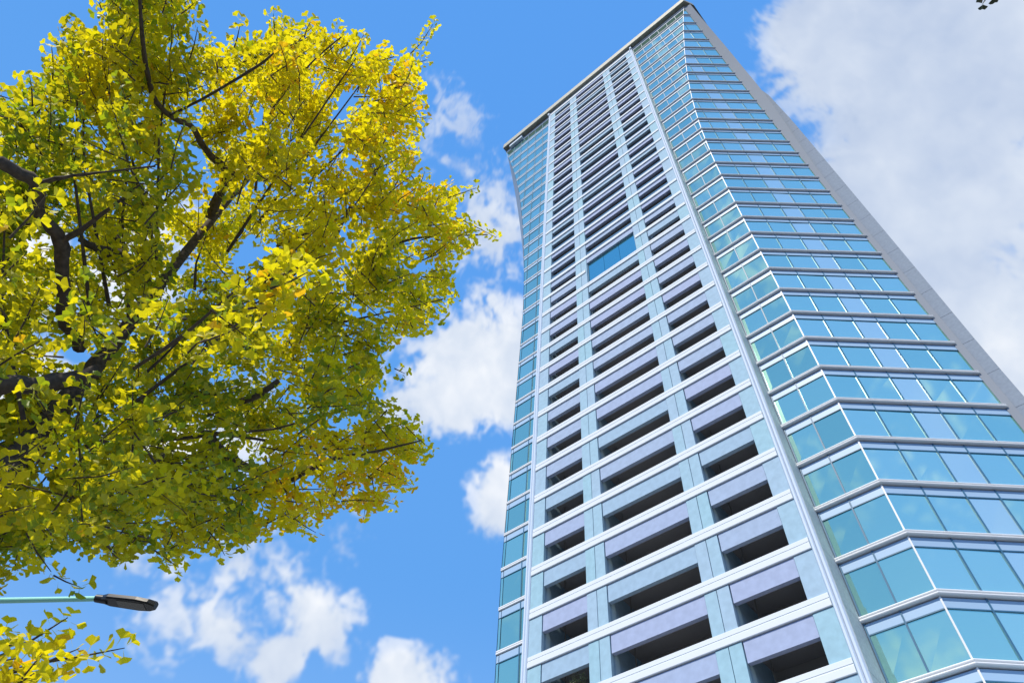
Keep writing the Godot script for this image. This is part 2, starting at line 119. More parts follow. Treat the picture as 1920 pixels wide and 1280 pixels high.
func grain(m: StandardMaterial3D, freq: float, lo: float, hi: float, size_m: float, s := 1) -> void:
	# blotchy weathering: a noise that multiplies the base colour
	var nz := FastNoiseLite.new()
	nz.noise_type = FastNoiseLite.TYPE_SIMPLEX_SMOOTH; nz.fractal_octaves = 5; nz.frequency = freq; nz.seed = s
	var t := NoiseTexture2D.new()
	t.width = 256; t.height = 256; t.seamless = true; t.noise = nz
	var gr := Gradient.new()
	gr.set_color(0, Color(lo, lo, lo)); gr.set_color(1, Color(hi, hi, hi))
	t.color_ramp = gr
	m.albedo_texture = t
	m.uv1_triplanar = true; m.uv1_world_triplanar = true
	m.uv1_scale = Vector3.ONE / size_m

# ---------------------------------------------------------------- sky
func make_sky() -> Sky:
	var w := 2048; var h := 1024; var half := 512
	var dens := PackedFloat32Array(); dens.resize(w * half)
	var tone := PackedFloat32Array(); tone.resize(w * half)
	var all := CLOUDS.duplicate()
	rng.seed = 77
	var axis := Vector3(-0.397, 0.829, -0.395)
	for i in 60:                       # unseen clouds all round, made thin to calm reflections in the glass
		var az := rng.randf() * TAU; var el := asin(lerpf(0.08, 0.97, rng.randf()))
		var d := Vector3(sin(az) * cos(el), sin(el), -cos(az) * cos(el))
		var r0 := rng.randf_range(0.05, 0.13)
		var parts := rng.randi_range(3, 7)
		for j in parts:
			var q := (d + Vector3(rng.randfn(), rng.randfn() * 0.6, rng.randfn()) * r0 * 0.8).normalized()
			var r := r0 * rng.randf_range(0.45, 1.0)
			if acos(clampf(q.dot(axis), -1, 1)) > 0.80 and q.y > 0.05:
				all.append([q.x, q.y, q.z, r, rng.randf_range(0.28, 0.5), rng.randf_range(0.7, 0.95)])
	for c in all:
		var d := Vector3(c[0], c[1], c[2])
		var r: float = c[3] * 1.25
		var el := asin(clampf(d.y, -1, 1)); var az := atan2(d.x, -d.z)
		var j0 := maxi(0, int((PI / 2 - el - r) / PI * h)); var j1 := mini(half - 1, int((PI / 2 - el + r) / PI * h) + 1)
		var top := el + r
		var spread := PI if top > PI / 2 - 0.02 else minf(PI, asin(clampf(sin(r) / cos(el), 0, 1)) + 0.02)
		var i0 := int(floor((az - spread) / TAU * w)); var i1 := int(ceil((az + spread) / TAU * w))
		if i1 - i0 >= w: i1 = i0 + w - 1
		var ir2 := 1.0 / (r * r)
		for j in range(j0, j1 + 1):
			var th := (j + 0.5) / h * PI
			var sy := cos(th); var sr := sin(th)
			for i in range(i0, i1 + 1):
				var ph := (i + 0.5) / w * TAU
				var dt := d.x * sin(ph) * sr + d.y * sy - d.z * cos(ph) * sr
				var a2 := 2.0 * (1.0 - dt) * ir2
				if a2 >= 1.0: continue
				var f := (1.0 - a2) * float(c[4])
				var at := j * w + posmod(i, w)
				tone[at] = (tone[at] * dens[at] + float(c[5]) * f) / maxf(1e-4, dens[at] + f)
				dens[at] = maxf(dens[at], f) + 0.35 * minf(dens[at], f)
	var n1 := FastNoiseLite.new(); n1.noise_type = FastNoiseLite.TYPE_SIMPLEX_SMOOTH; n1.fractal_octaves = 6; n1.frequency = 6.5; n1.fractal_gain = 0.6; n1.seed = 4
	var n2 := FastNoiseLite.new(); n2.noise_type = FastNoiseLite.TYPE_SIMPLEX_SMOOTH; n2.fractal_octaves = 4; n2.frequency = 3.5; n2.seed = 9
	var px := PackedFloat32Array(); px.resize(w * h * 3)
	var low := Vector3(0.26, 0.50, 0.93); var mid := Vector3(0.125, 0.375, 0.86); var high := Vector3(0.105, 0.345, 0.86)
	for j in h:
		var th := (j + 0.5) / h * PI
		var y := cos(th)
		var base := low.lerp(mid, smoothstep(0.25, 0.62, y)).lerp(high, smoothstep(0.62, 1.0, y))
		if y < 0: base = Vector3(0.30, 0.33, 0.36)
		for i in w:
			var col := base
			if j < half:
				var at := j * w + i
				var dn := dens[at]
				if dn > 0.02:
					var ph := (i + 0.5) / w * TAU
					var d := Vector3(sin(ph) * sin(th), y, -cos(ph) * sin(th))
					var wv := Vector3(n2.get_noise_3dv(d * 3.0), n2.get_noise_3dv(d * 3.0 + Vector3(5, 1, 2)), n2.get_noise_3dv(d * 3.0 + Vector3(1, 7, 3)))
					var e := n1.get_noise_3dv(d * 1.5 + wv * 0.16)
					var a := smoothstep(0.22, 1.0, dn * 0.95 + e * 1.15 * (1.0 - 0.65 * smoothstep(0.85, 1.3, dn)))
					var m := n2.get_noise_3dv(d * 2.0)
					var lit := clampf(tone[at] + 0.25 * m + (0.3 - 0.2 * smoothstep(0.8, 1.3, dn)) * e, 0.3, 1.3)
					var cc := Vector3(0.355, 0.47, 0.70).lerp(Vector3(0.72, 0.79, 0.90), clampf((lit - 0.4) / 0.6, 0.0, 1.0))
					if lit > 1.0: cc = cc.lerp(Vector3(1.05, 1.05, 1.05), clampf((lit - 1.0) / 0.3, 0, 1))
					col = base.lerp(cc, a * lerpf(0.66, 0.96, smoothstep(0.5, 1.1, dn)))
			var o := (j * w + i) * 3
			px[o] = col.x * 0.85; px[o + 1] = col.y * 0.85; px[o + 2] = col.z * 0.85
	var img := Image.create_from_data(w, h, false, Image.FORMAT_RGBF, px.to_byte_array())
	var pm := PanoramaSkyMaterial.new()
	pm.panorama = ImageTexture.create_from_image(img)
	var sky := Sky.new()
	sky.sky_material = pm
	return sky

# ---------------------------------------------------------------- tower geometry
func level(k: float) -> float:
	if k <= LEVEL_K[0]: return LEVEL_V[0] + (k - LEVEL_K[0]) * 3.3
	for i in LEVEL_K.size() - 1:
		if k <= LEVEL_K[i + 1]:
			return lerpf(LEVEL_V[i], LEVEL_V[i + 1], (k - LEVEL_K[i]) / (LEVEL_K[i + 1] - LEVEL_K[i]))
	return LEVEL_V[-1] + (k - 32.0) * 3.97

func band_level(k: int) -> float:            # underside of the balcony band
	if k == 13: return level(13) - 0.35
	if k >= 14: return level(k) - 0.9
	return level(k)

const WING_V := [-12.0, -6.6, 0.0, 10.0, 47.4, 61.0, 72.0, 87.0, 99.0, 111.0, 118.0]
const WING_Z := [-2.25, -2.2, -1.8, -1.48, -1.42, -1.15, -0.98, -0.93, -0.75, -0.30, -0.2]
func wing_z(v: float) -> float:
	if v <= WING_V[0]: return WING_Z[0]
	for i in WING_V.size() - 1:
		if v <= WING_V[i + 1]: return lerpf(WING_Z[i], WING_Z[i + 1], (v - WING_V[i]) / (WING_V[i + 1] - WING_V[i]))
	return WING_Z[-1]

func arris_x(v: float) -> float:
	return 21.5 + 6.65 * pow(clampf((v - 45.0) / 66.0, 0.0, 1.08), 1.95)

# point of the right wing's outer face at plan x, height v above band 0, pushed out by o
func wing(x: float, v: float, o := 0.0) -> Vector3:
	var xa := arris_x(v); var z := wing_z(v)
	if x <= xa: return Vector3(x, FLOOR0 + v, z + o)
	return Vector3(x + o * 0.65, FLOOR0 + v, z - 0.855 * (x - xa) + o * 0.76)

func flip(p: Vector3) -> Vector3:
	return Vector3(BAY_END - p.x, p.y, p.z)

func emit(list: Array, called: String, parent: Node, cap: int) -> void:
	# each piece a part of its own, the largest first; what is past the cap is joined
	var eye := Vector3(25.32, 1.6, 30.45)
	for e in list:
		var p: Array = e.p
		var c: Vector3 = (p[0] + p[1] + p[2] + p[3]) / 4.0
		e.s = (p[1] - p[0]).cross(p[3] - p[0]).length() / c.distance_squared_to(eye) * (1.0 if e.get("seen", true) else 0.3)
	list.sort_custom(func(a, b): return a.s > b.s)
	var rest := {}
	for i in list.size():
		var e: Dictionary = list[i]
		if e.get("t", 0.0) == 0.0:                   # no two panes are set quite true
			var nn0: Vector3 = (e.p[1] - e.p[0]).cross(e.p[3] - e.p[0]).normalized()
			for j in 4: e.p[j] = e.p[j] + nn0 * rng.randf_range(-0.012, 0.012)
		var p: Array = e.p
		var c: Vector3 = (p[0] + p[1] + p[2] + p[3]) / 4.0
		var sh: Shape
		var off := Vector3.ZERO
		if i < cap:
			sh = Shape.new(); off = c
		else:
			if not rest.has(e.m): rest[e.m] = Shape.new()
			sh = rest[e.m]
		var q: Array = p.map(func(a): return a - off)
		if e.get("t", 0.0) > 0.0:
			var nn: Vector3 = (p[1] - p[0]).cross(p[3] - p[0]).normalized() * float(e.t)
			sh.hexa(q[0] - nn, q[1] - nn, q[1], q[0], q[3] - nn, q[2] - nn, q[2], q[3])
		else:
			sh.quad(q[0], q[1], q[2], q[3])
		if i < cap: put(called, sh.mesh(mats[e.m]), parent, off)
	if not rest.is_empty():
		var am := ArrayMesh.new()
		for key in rest: rest[key].surface(am, mats[key])
		var o := put(called, am, parent)
		o.set_meta("kind", "stuff")

func batch(kind: String) -> String:
	# cladding comes in slightly different batches
	return "%s%d" % [kind, rng.randi() % 4]

func build_tower() -> void:
	var t := thing("high_rise_tower", "tall flared tower with lavender and mint balcony bays between blue glass corner wings", "building")
	# levels of one floor's spandrels, bands and openings
	var bays := [[0.0, 3.54], [5.02, 11.22], [12.67, BAY_END]]
	var piers := [[3.54, 5.02], [11.22, 12.67]]
	# --- balcony bands: one continuous ledge per floor in front of the piers
	var prof_low := [Vector2(-0.1, 0.0), Vector2(0.06, 0.0), Vector2(0.08, 0.03), Vector2(0.08, 0.36), Vector2(0.045, 0.39), Vector2(0.045, 0.43), Vector2(0.065, 0.45), Vector2(0.065, 0.70), Vector2(0.05, 0.72), Vector2(-0.1, 0.72)]
	var prof_high := [Vector2(-0.1, 0.0), Vector2(0.07, 0.0), Vector2(0.09, 0.03), Vector2(0.09, 0.55), Vector2(0.07, 0.58), Vector2(-0.1, 0.58)]
	var band_mesh := []
	for pr in [prof_low, prof_high]:
		var sh := Shape.new()
		var x0 := -1.02; var x1 := BAY_END + 1.02
		for i in pr.size():
			var a: Vector2 = pr[i]; var b: Vector2 = pr[(i + 1) % pr.size()]
			sh.quad(Vector3(x0, a.y, a.x), Vector3(x0, b.y, b.x), Vector3(x1, b.y, b.x), Vector3(x1, a.y, a.x))
		for i in range(1, pr.size() - 1):
			for x in [x0, x1]:
				sh.tri(Vector3(x, pr[0].y, pr[0].x), Vector3(x, pr[i].y, pr[i].x), Vector3(x, pr[i + 1].y, pr[i + 1].x))
		band_mesh.append(sh.mesh(mats.band))
	# the band of floor 13 stops at the tall window
	for k in range(KMIN, KMAX + 1):
		var y := FLOOR0 + band_level(k)
		if k == 13:
			for seg in [[-1.02, 4.9], [11.34, BAY_END + 1.02]]:
				var sh := Shape.new()
				for i in prof_high.size():
					var a: Vector2 = prof_high[i]; var b: Vector2 = prof_high[(i + 1) % prof_high.size()]
					sh.quad(Vector3(seg[0], a.y, a.x), Vector3(seg[0], b.y, b.x), Vector3(seg[1], b.y, b.x), Vector3(seg[1], a.y, a.x))
				put("balcony_band", sh.mesh(mats.band), t, Vector3(0, y, 0))
		else:
			put("balcony_band", band_mesh[0 if k < 13 else 1], t, Vector3(0, y, 0))
	# --- panels, balustrades, piers per floor
	for k in range(KMIN, KMAX + 1):
		var y := FLOOR0 + band_level(k)
		var y2 := FLOOR0 + (band_level(k + 1) if k < KMAX else level(32) - 0.9)
		var fh := y2 - y
		for bi in 3:
			var b: Array = bays[bi]
			var c: float = (b[0] + b[1]) / 2
			if k == 12 and bi == 1: continue                       # tall window
			var lo := 2.13 if k < 12 else (2.0 if k == 12 else (1.95 if k == 13 else fh - 0.92))
			if k >= 23: lo = fh - 1.15
			var sh := Shape.new()
			if k < 13:
				sh.box(Vector3(b[0] + 0.07, lo, -0.32), Vector3(b[1] - 0.02, fh - 0.05, -0.03))
			else:
				sh.box(Vector3(b[0] + 0.05, lo, -0.32), Vector3(b[1] - 0.02, lo + 0.62, -0.01))
				sh.box(Vector3(b[0] + 0.05, lo + 0.62, -0.32), Vector3(b[1] - 0.02, fh - 0.04, -0.06))
			put("spandrel_panel", sh.mesh(mats[batch("lavender")]), t, Vector3(0, y, 0))
			if k >= 14 or (k == 13 and bi != 1):
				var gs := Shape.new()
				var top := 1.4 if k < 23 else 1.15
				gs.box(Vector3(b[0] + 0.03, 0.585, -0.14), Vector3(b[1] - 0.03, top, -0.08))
				if k != 13: put("balustrade", gs.mesh(mats.balustrade if k < 23 else mats[batch("lavender")]), t, Vector3(0, y, 0))  # upper floors: sky reflection in the glass put in as lavender colour
		for p in piers:
			var c: float = (p[0] + p[1]) / 2
			for s in [[p[0], c - 0.02], [c + 0.02, p[1]]]:
				var sh := Shape.new()
				sh.box(Vector3(s[0], 0.0, -0.25), Vector3(s[1], fh - 0.025, 0.0))
				put("pier_panel", sh.mesh(mats[batch("aqua")]), t, Vector3(0, y, 0))
		for s in [[BAY_END, BAY_END + 1.03], [-1.03, 0.0]]:
			var sh := Shape.new()
			sh.box(Vector3(s[0], 0.0, -0.25), Vector3(s[1], fh - 0.025, 0.0))
			put("pier_panel", sh.mesh(mats[batch("aqua")]), t, Vector3(0, y, 0))
		# balcony floor and its underside
		var fl := Shape.new()
		fl.box(Vector3(0.02, -0.02, -3.28), Vector3(BAY_END - 0.02, 0.22, -0.34))
		if not (k == 13): put("balcony_slab", fl.mesh(mats.soffit), t, Vector3(0, y, 0))
	# tall blue window over two floors in the middle bay
	var w0 := FLOOR0 + band_level(12) + 0.70; var w1 := FLOOR0 + band_level(14) - 0.95
	var wf := Shape.new()
	for e in [[5.03, 5.13], [11.11, 11.21]]:
		wf.box(Vector3(e[0], w0, -0.34), Vector3(e[1], w1, -0.16))
	wf.box(Vector3(5.03, w1 - 0.08, -0.34), Vector3(11.21, w1, -0.158))
	var wfn := put("window_frame", wf.mesh(mats.mullion), t)
	for i in 3:
		var a := 5.13 + i * 1.993; var q := Shape.new()
		q.quad(Vector3(a + 0.015, w0, -0.24), Vector3(a + 1.978, w0, -0.24), Vector3(a + 1.978, w1 - 0.08, -0.24), Vector3(a + 0.015, w1 - 0.08, -0.24))
		put("window_pane", q.mesh(mats.deep_glass), wfn)
	var wp := Shape.new()
	wp.box(Vector3(5.03, w1, -0.32), Vector3(11.20, FLOOR0 + band_level(14) - 0.05, -0.05))
	put("spandrel_panel", wp.mesh(mats.lavender0), t)
	# back of the balconies, jambs, pipes and door heads
	var bw := Shape.new()
	bw.box(Vector3(-1.0, 0.0, -3.6), Vector3(BAY_END + 1.0, FLOOR0 + 115.0, -3.30))
	put("balcony_back_wall", bw.mesh(mats.wall), t)
	for p in [[3.56, 5.0], [11.24, 12.65], [BAY_END + 0.02, BAY_END + 1.4], [-1.4, -0.02]]:
		var sh := Shape.new()
		sh.box(Vector3(p[0], 0.0, -3.3), Vector3(p[1], FLOOR0 + 115.0, -0.255))
		put("pier_core", sh.mesh(mats.aqua0), t)
	for b in bays:
		var sh := Shape.new()
		var x: float = b[0] + 0.55
		sh.tube([Vector3(x, 6.0, -1.7), Vector3(x, FLOOR0 + 112.0, -1.7)], [0.04, 0.04], 8)
		put("downpipe", sh.mesh(mats.pipe), t)
		for k in range(KMIN, KMAX + 1):
			if k == 12 and b[0] > 5.0 and b[0] < 6.0: continue
			var y := FLOOR0 + band_level(k)
			var fr := Shape.new()
			fr.box(Vector3(b[0] + 0.3, 2.36, -3.30), Vector3(b[1] - 0.06, 2.43, -3.18))
			fr.box(Vector3(b[0] + 0.3, 0.22, -3.30), Vector3(b[0] + 0.38, 2.36, -3.20))
			var door := put("door_frame", fr.mesh(mats.head), t, Vector3(0, y, 0))
			var gl := Shape.new()
			gl.box(Vector3(b[0] + 0.39, 0.24, -3.295), Vector3(b[1] - 0.06, 2.355, -3.25))
			put("door_pane", gl.mesh(mats.door), door)
	# --- pilasters with two ribs either side of the bays
	var topv := 115.74
	for s in [1, -1]:
		var base := BAY_END + 1.03 if s > 0 else -1.03
		for i in 2:
			var sh := Shape.new()
			var a: float = base + s * (0.02 + i * 0.225); var b: float = a + s * 0.20
			sh.prism(PackedVector2Array([Vector2(minf(a, b), -0.2), Vector2(minf(a, b), 0.05), Vector2((a + b) / 2 - 0.05, 0.15), Vector2((a + b) / 2 + 0.05, 0.15), Vector2(maxf(a, b), 0.05), Vector2(maxf(a, b), -0.2)]), 0.0, FLOOR0 + topv)
			put("pilaster_rib", sh.mesh(mats.rib), t)
		# the flank panels, one per floor
		for k in range(KMIN, KMAX + 1):
			var y0 := FLOOR0 + level(k); var y1 := FLOOR0 + level(k + 1) - 0.03
			var sh := Shape.new()
			var xa := base; var xb: float = base + s * 0.46
			var zb := wing_z(level(k)) - 0.2
			sh.box(Vector3(minf(xa, xb), y0, zb), Vector3(maxf(xa, xb), y1, -0.02))
			put("flank_panel", sh.mesh(mats.flank), t)
	# --- glass wings
	var panes := []; var spans := []
	var start := BAY_END + 1.03 + 0.47
	var front_x := [start + 0.06]
	for i in range(1, 8): front_x.append(start + 1.79 * i)
	var cham_x := [21.5, 23.05, 24.62, 25.91, 27.48, SIDE_X]
	rng.seed = 11
	for k in range(KMIN, KMAX + 1):
		var v0 := level(k); var v1 := level(k + 1)
		var g0 := v0 + 0.30; var g1 := v1 - 0.66; var s0 := v1 - 0.60; var s1 := v1 - 0.10
		for mirror in [false, true]:
			var ml := 0.25 if mirror else 0.0                # the far wing is a little wider
			var xa := arris_x((v0 + v1) / 2) + ml
			# front facet: fixed mullion lines until the arris cuts them
			for i in front_x.size() - 1:
				var xl: float = front_x[i]
				if xl > xa - 0.25: break
				var last: bool = front_x[i + 1] > xa - 0.25
				for part in [[g0, g1, true], [s0, s1, false]]:
					var xr0: float = arris_x(part[0]) + ml if last else front_x[i + 1]
					var xr1: float = arris_x(part[1]) + ml if last else front_x[i + 1]
					var o := -0.03 if part[2] else 0.0
					var p := [Vector3(xl + 0.03, FLOOR0 + part[0], wing_z(part[0]) + o), Vector3(xr0 - 0.03, FLOOR0 + part[0], wing_z(part[0]) + o), Vector3(xr1 - 0.03, FLOOR0 + part[1], wing_z(part[1]) + o), Vector3(xl + 0.03, FLOOR0 + part[1], wing_z(part[1]) + o)]
					if mirror: p = [flip(p[1]), flip(p[0]), flip(p[3]), flip(p[2])]
					if part[2]: panes.append({"p": p, "m": ["glass_a", "glass_b", "glass_c"][rng.randi() % 3], "seen": not mirror or i > 0})
					else: spans.append({"p": p, "m": "spandrel", "t": 0.06, "seen": not mirror or i > 0})
			if mirror: continue
			for i in cham_x.size() - 1:
				var xr: float = cham_x[i + 1]
				if xr < xa + 0.3: continue
				var first: bool = cham_x[i] < xa + 0.3
				for part in [[g0, g1, true], [s0, s1, false]]:
					var xl0: float = arris_x(part[0]) if first else cham_x[i]
					var xl1: float = arris_x(part[1]) if first else cham_x[i]
					var o := -0.03 if part[2] else 0.0
					var p := [wing(xl0 + 0.03, part[0], o), wing(xr - 0.03, part[0], o), wing(xr - 0.03, part[1], o), wing(xl1 + 0.03, part[1], o)]
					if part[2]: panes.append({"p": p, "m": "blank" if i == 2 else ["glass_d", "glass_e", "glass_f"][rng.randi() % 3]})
					else: spans.append({"p": p, "m": "spandrel", "t": 0.06})
	emit(panes, "window_pane", t, 300)
	emit(spans, "sill_panel", t, 300)
	# ledges round each wing: two rounded rails over a shadow gap
	var prof := [Vector2(-0.25, -0.01), Vector2(0.13, -0.01), Vector2(0.18, 0.01), Vector2(0.20, 0.05), Vector2(0.18, 0.10), Vector2(0.12, 0.12), Vector2(0.12, 0.15), Vector2(0.17, 0.17), Vector2(0.185, 0.21), Vector2(0.16, 0.26), Vector2(0.10, 0.29), Vector2(-0.25, 0.30)]
	for k in range(KMIN, KMAX + 2):
		var v := level(k)
		for mirror in [false, true]:
			var sh := Shape.new()
			for i in prof.size():
				var a: Vector2 = prof[i]; var b: Vector2 = prof[(i + 1) % prof.size()]
				var xa := arris_x(v) + (0.25 if mirror else 0.0); var z := wing_z(v)
				var ps := []
				for q in [a, b]:
					var yy: float = FLOOR0 + v + q.y
					if mirror: q = Vector2(q.x * 0.35, q.y)
					var corner := Vector3(xa + q.x * (0.1 if mirror else 0.38), yy, z + q.x)      # mitre of the two facets
					var e := wing(SIDE_X, v, q.x); e.y = yy
					ps.append([Vector3(start - 0.02, yy, z + q.x), corner, e])
				for s in (1 if mirror else 2):
					var q4 := [ps[0][s], ps[1][s], ps[1][s + 1], ps[0][s + 1]]
					if mirror: q4 = [flip(q4[3]), flip(q4[2]), flip(q4[1]), flip(q4[0])]
					sh.quad(q4[0], q4[3], q4[2], q4[1])
			put("floor_ledge", sh.mesh(mats.ledge), t)
	# mullions: one bar per line, bent with the wing
	for mirror in [false, true]:
		for li in front_x.size() + (0 if mirror else cham_x.size() + 1):
			var sh := Shape.new()
			var any := false
			for k in range(KMIN, KMAX + 1):
				var v0 := level(k) + 0.30; var v1 := level(k + 1) - 0.06
				var pts := []
				for v in [v0, v1]:
					var xa := arris_x(v)
					var x: float
					if li < front_x.size():
						x = front_x[li]
						if x > xa - 0.1: break
					elif li < front_x.size() + cham_x.size():
						x = cham_x[li - front_x.size()]
						if x < xa + 0.15: break
					else: x = xa
					var h := 0.04
					var dir := Vector3(1, 0, 0) if x <= xa else Vector3(0.76, 0, -0.65)
					var c := wing(x, v)
					var nrm := Vector3(0, 0, 1) if x < xa else (Vector3(0.65, 0, 0.76) if x > xa else Vector3(0.35, 0, 0.94))
					pts.append([c - dir * h - nrm * 0.15, c + dir * h - nrm * 0.15, c + dir * h + nrm * 0.035, c - dir * h + nrm * 0.035])
				if pts.size() < 2: continue
				any = true
				var a: Array = pts[0]; var b: Array = pts[1]
				if mirror:
					a = a.map(func(p): return flip(p)); b = b.map(func(p): return flip(p))
				sh.hexa(a[0], a[1], a[2], a[3], b[0], b[1], b[2], b[3])
			if any: put("mullion", sh.mesh(mats.ledge if li == front_x.size() + cham_x.size() else mats.mullion), t)
	# transoms between glass and sill panel
	for k in range(KMIN, KMAX + 1):
		for mirror in [false, true]:
			var sh := Shape.new()
			var v := level(k + 1) - 0.66; var xa := arris_x(v)
			var run := [start, xa, SIDE_X]
			for s in 2:
				if mirror and s == 1: continue
				var a := wing(run[s], v, -0.1); var b := wing(run[s + 1], v, -0.1); var c := wing(run[s + 1], v, 0.02); var d := wing(run[s], v, 0.02)
				if s == 1:
					a = wing(run[1] + 0.001, v, -0.1); d = wing(run[1] + 0.001, v, 0.02)
				if mirror:
					a = flip(a); b = flip(b); c = flip(c); d = flip(d)
				var up := Vector3(0, 0.06, 0)
				sh.hexa(a, b, c, d, a + up, b + up, c + up, d + up)
			put("transom", sh.mesh(mats.mullion), t)
	# interior: slabs, lowered ceiling edge, curtains by the pilaster
	for k in range(KMIN, KMAX + 2):
		var v := level(k); var xa := arris_x(v) - 0.1; var z := wing_z(v) - 0.26
		var ze := wing_z(v) - 0.855 * (SIDE_X - arris_x(v)) - 0.2
		var right := PackedVector2Array([Vector2(start - 0.3, z), Vector2(start - 0.3, -9.0), Vector2(SIDE_X - 0.2, -9.0), Vector2(SIDE_X - 0.2, minf(ze, -1.2)), Vector2(xa, z)])
		var sh := Shape.new()
		sh.prism(right, FLOOR0 + v - 0.62, FLOOR0 + v + 0.1)
		var beam := PackedVector2Array([Vector2(start - 0.3, z - 1.3), Vector2(start - 0.3, z - 1.7), Vector2(xa - 0.5, z - 1.7), Vector2(SIDE_X - 1.6, minf(ze, -1.3) - 0.9), Vector2(SIDE_X - 1.4, minf(ze, -1.3) - 0.5), Vector2(xa - 0.4, z - 1.3)])
		if k < 20: sh.prism(beam, FLOOR0 + v - 0.95, FLOOR0 + v - 0.63)
		put("floor_slab", sh.mesh(mats.ceiling), t)
		var left := PackedVector2Array()
		left.append_array([Vector2(BAY_END - xa + 0.3, -9.0), Vector2(BAY_END - start + 0.3, -9.0), Vector2(BAY_END - start + 0.3, z), Vector2(BAY_END - xa + 0.3, z)])
		var sl := Shape.new()
		sl.prism(left, FLOOR0 + v - 0.62, FLOOR0 + v + 0.1)
		put("floor_slab", sl.mesh(mats.ceiling), t)
		if k <= 14 and k > KMIN:
			var cu := Shape.new()
			var zz := wing_z(v)
			for i in 4:
				cu.box(Vector3(start + 0.05 + i * 0.045, FLOOR0 + v - level(k) + level(k - 1) + 0.2, zz - 0.30 - 0.04 * (i % 2)), Vector3(start + 0.095 + i * 0.045, FLOOR0 + v - 0.63, zz - 0.22 - 0.04 * (i % 2)))
			put("curtain", cu.mesh(mats.curtain), t)
	# the closed body behind the rooms and the far sides
	var core := Shape.new()
	core.box(Vector3(-9.0, 0.0, -27.0), Vector3(25.4, FLOOR0 + 115.5, -6.0))
	put("core_wall", core.mesh(mats.core), t)
	for mirror in [false, true]:
		var sw := Shape.new()
		for k in range(KMIN, KMAX + 1):
			var r := []
			for v in [level(k), level(k + 1)]:
				var ze := wing_z(v) - (1.25 if mirror else 0.855) * (SIDE_X - arris_x(v))
				r.append([Vector3(SIDE_X, FLOOR0 + v, ze), Vector3(SIDE_X, FLOOR0 + v, -27.0), Vector3(arris_x(v) + (0.25 if mirror else 0.0), FLOOR0 + v, wing_z(v)), Vector3(SIDE_X - 0.1, FLOOR0 + v, -27.0)])
			if mirror:
				sw.quad(flip(r[0][0]), flip(r[0][1]), flip(r[1][1]), flip(r[1][0]))
				sw.quad(flip(r[0][2]), flip(r[0][0]), flip(r[1][0]), flip(r[1][2]))
			else:
				sw.quad(r[0][0], r[0][1], r[1][1], r[1][0])
		put("side_wall", sw.mesh(mats.side), t)
	# edge trim where the chamfered wing ends, and the side fin
	var trim := Shape.new(); var fin := Shape.new()
	var prev := []; var prevf := []
	var fv := [-12.0, 15.0, 30.0, 50.0, 64.0, 76.0, 88.0, 117.0]; var fx := [30.15, 30.22, 30.45, 30.72, 30.9, 30.85, 30.0, 29.2]
	for k in range(KMIN, KMAX + 2):
		var v := level(k)
		var c := wing(SIDE_X, v)
		var tw := 0.40 + 0.95 * smoothstep(42.0, 78.0, v) - 0.25 * smoothstep(90.0, 116.0, v)
		var ring := [c + Vector3(-0.05, 0, 0.10), c + Vector3(tw, 0, -0.10), c + Vector3(tw, 0, -0.7), c + Vector3(-0.05, 0, -0.4)]
		if not prev.is_empty(): trim.hexa(prev[3], prev[2], prev[1], prev[0], ring[3], ring[2], ring[1], ring[0])
		prev = ring
		var xo: float = fx[-1]
		for i in fv.size() - 1:
			if v >= fv[i] and v <= fv[i + 1]: xo = lerpf(fx[i], fx[i + 1], (v - fv[i]) / (fv[i + 1] - fv[i]))
		var zf := -8.15
		var rf := [Vector3(SIDE_X - 0.3, c.y, zf), Vector3(xo, c.y, zf), Vector3(xo, c.y, zf - 1.6), Vector3(SIDE_X - 0.3, c.y, zf - 1.6)]
		if not prevf.is_empty():
			var fs := Shape.new()
			var dn := Vector3(0, -0.03, 0)
			fs.hexa(prevf[3], prevf[2], prevf[1], prevf[0], rf[3] + dn, rf[2] + dn, rf[1] + dn, rf[0] + dn)
			put("fin_panel", fs.mesh(mats.fin), t)
		prevf = rf
	put("edge_trim", trim.mesh(mats.trim), t)
	# crown: beam over the top openings and the overhanging roof slab
	var bm := Shape.new()
	bm.box(Vector3(-1.0, FLOOR0 + 114.1, -0.5), Vector3(BAY_END + 1.0, FLOOR0 + 115.74, 0.06))
	put("crown_beam", bm.mesh(mats.band), t)
	var cap := Shape.new()
	cap.prism(PackedVector2Array([Vector2(-12.8, -26.0), Vector2(-12.9, 0.65), Vector2(29.6, 0.65), Vector2(30.6, -1.2), Vector2(30.8, -9.5), Vector2(30.8, -26.0)]), FLOOR0 + 115.75, FLOOR0 + 117.9)
	put("roof_cornice", cap.mesh(mats.cornice), t)
	for wx in [[-11.4, -8.2], [17.6, 17.95], [-1.6, -1.25]]:
		var bl := Shape.new()
		bl.box(Vector3(wx[0], FLOOR0 + 114.6, -0.5), Vector3(wx[1], FLOOR0 + 115.74, 0.35))
		put("cornice_bracket", bl.mesh(mats.rib), t)
	# lower floors, below the picture
	var pod := Shape.new()
	pod.box(Vector3(-13.0, 0.0, -27.0), Vector3(SIDE_X + 0.4, FLOOR0 + level(KMIN) - 0.05, 0.1))
	put("podium", pod.mesh(mats.side), t)

# ---------------------------------------------------------------- trees
var leaf_xf := []      # [Transform3D, colour index]
var leaf_mesh_v := PackedVector3Array()

func leaf_points() -> Array:
	# a ginkgo fan: stalk, base, scalloped rim with a notch in the middle; unit width about 1
	var pts := [Vector3(0, 0, 0)]
	var nseg := 7
	for i in nseg:
		var a := deg_to_rad(lerpf(-62, 62, i / float(nseg - 1)))
		var r := 0.62 + 0.03 * sin(i * 2.1)
		if i == 3: r = 0.50
		pts.append(Vector3(sin(a) * r, cos(a) * r, 0.12 * absf(sin(a)) + 0.05 * sin(i * 1.7)))
	return pts

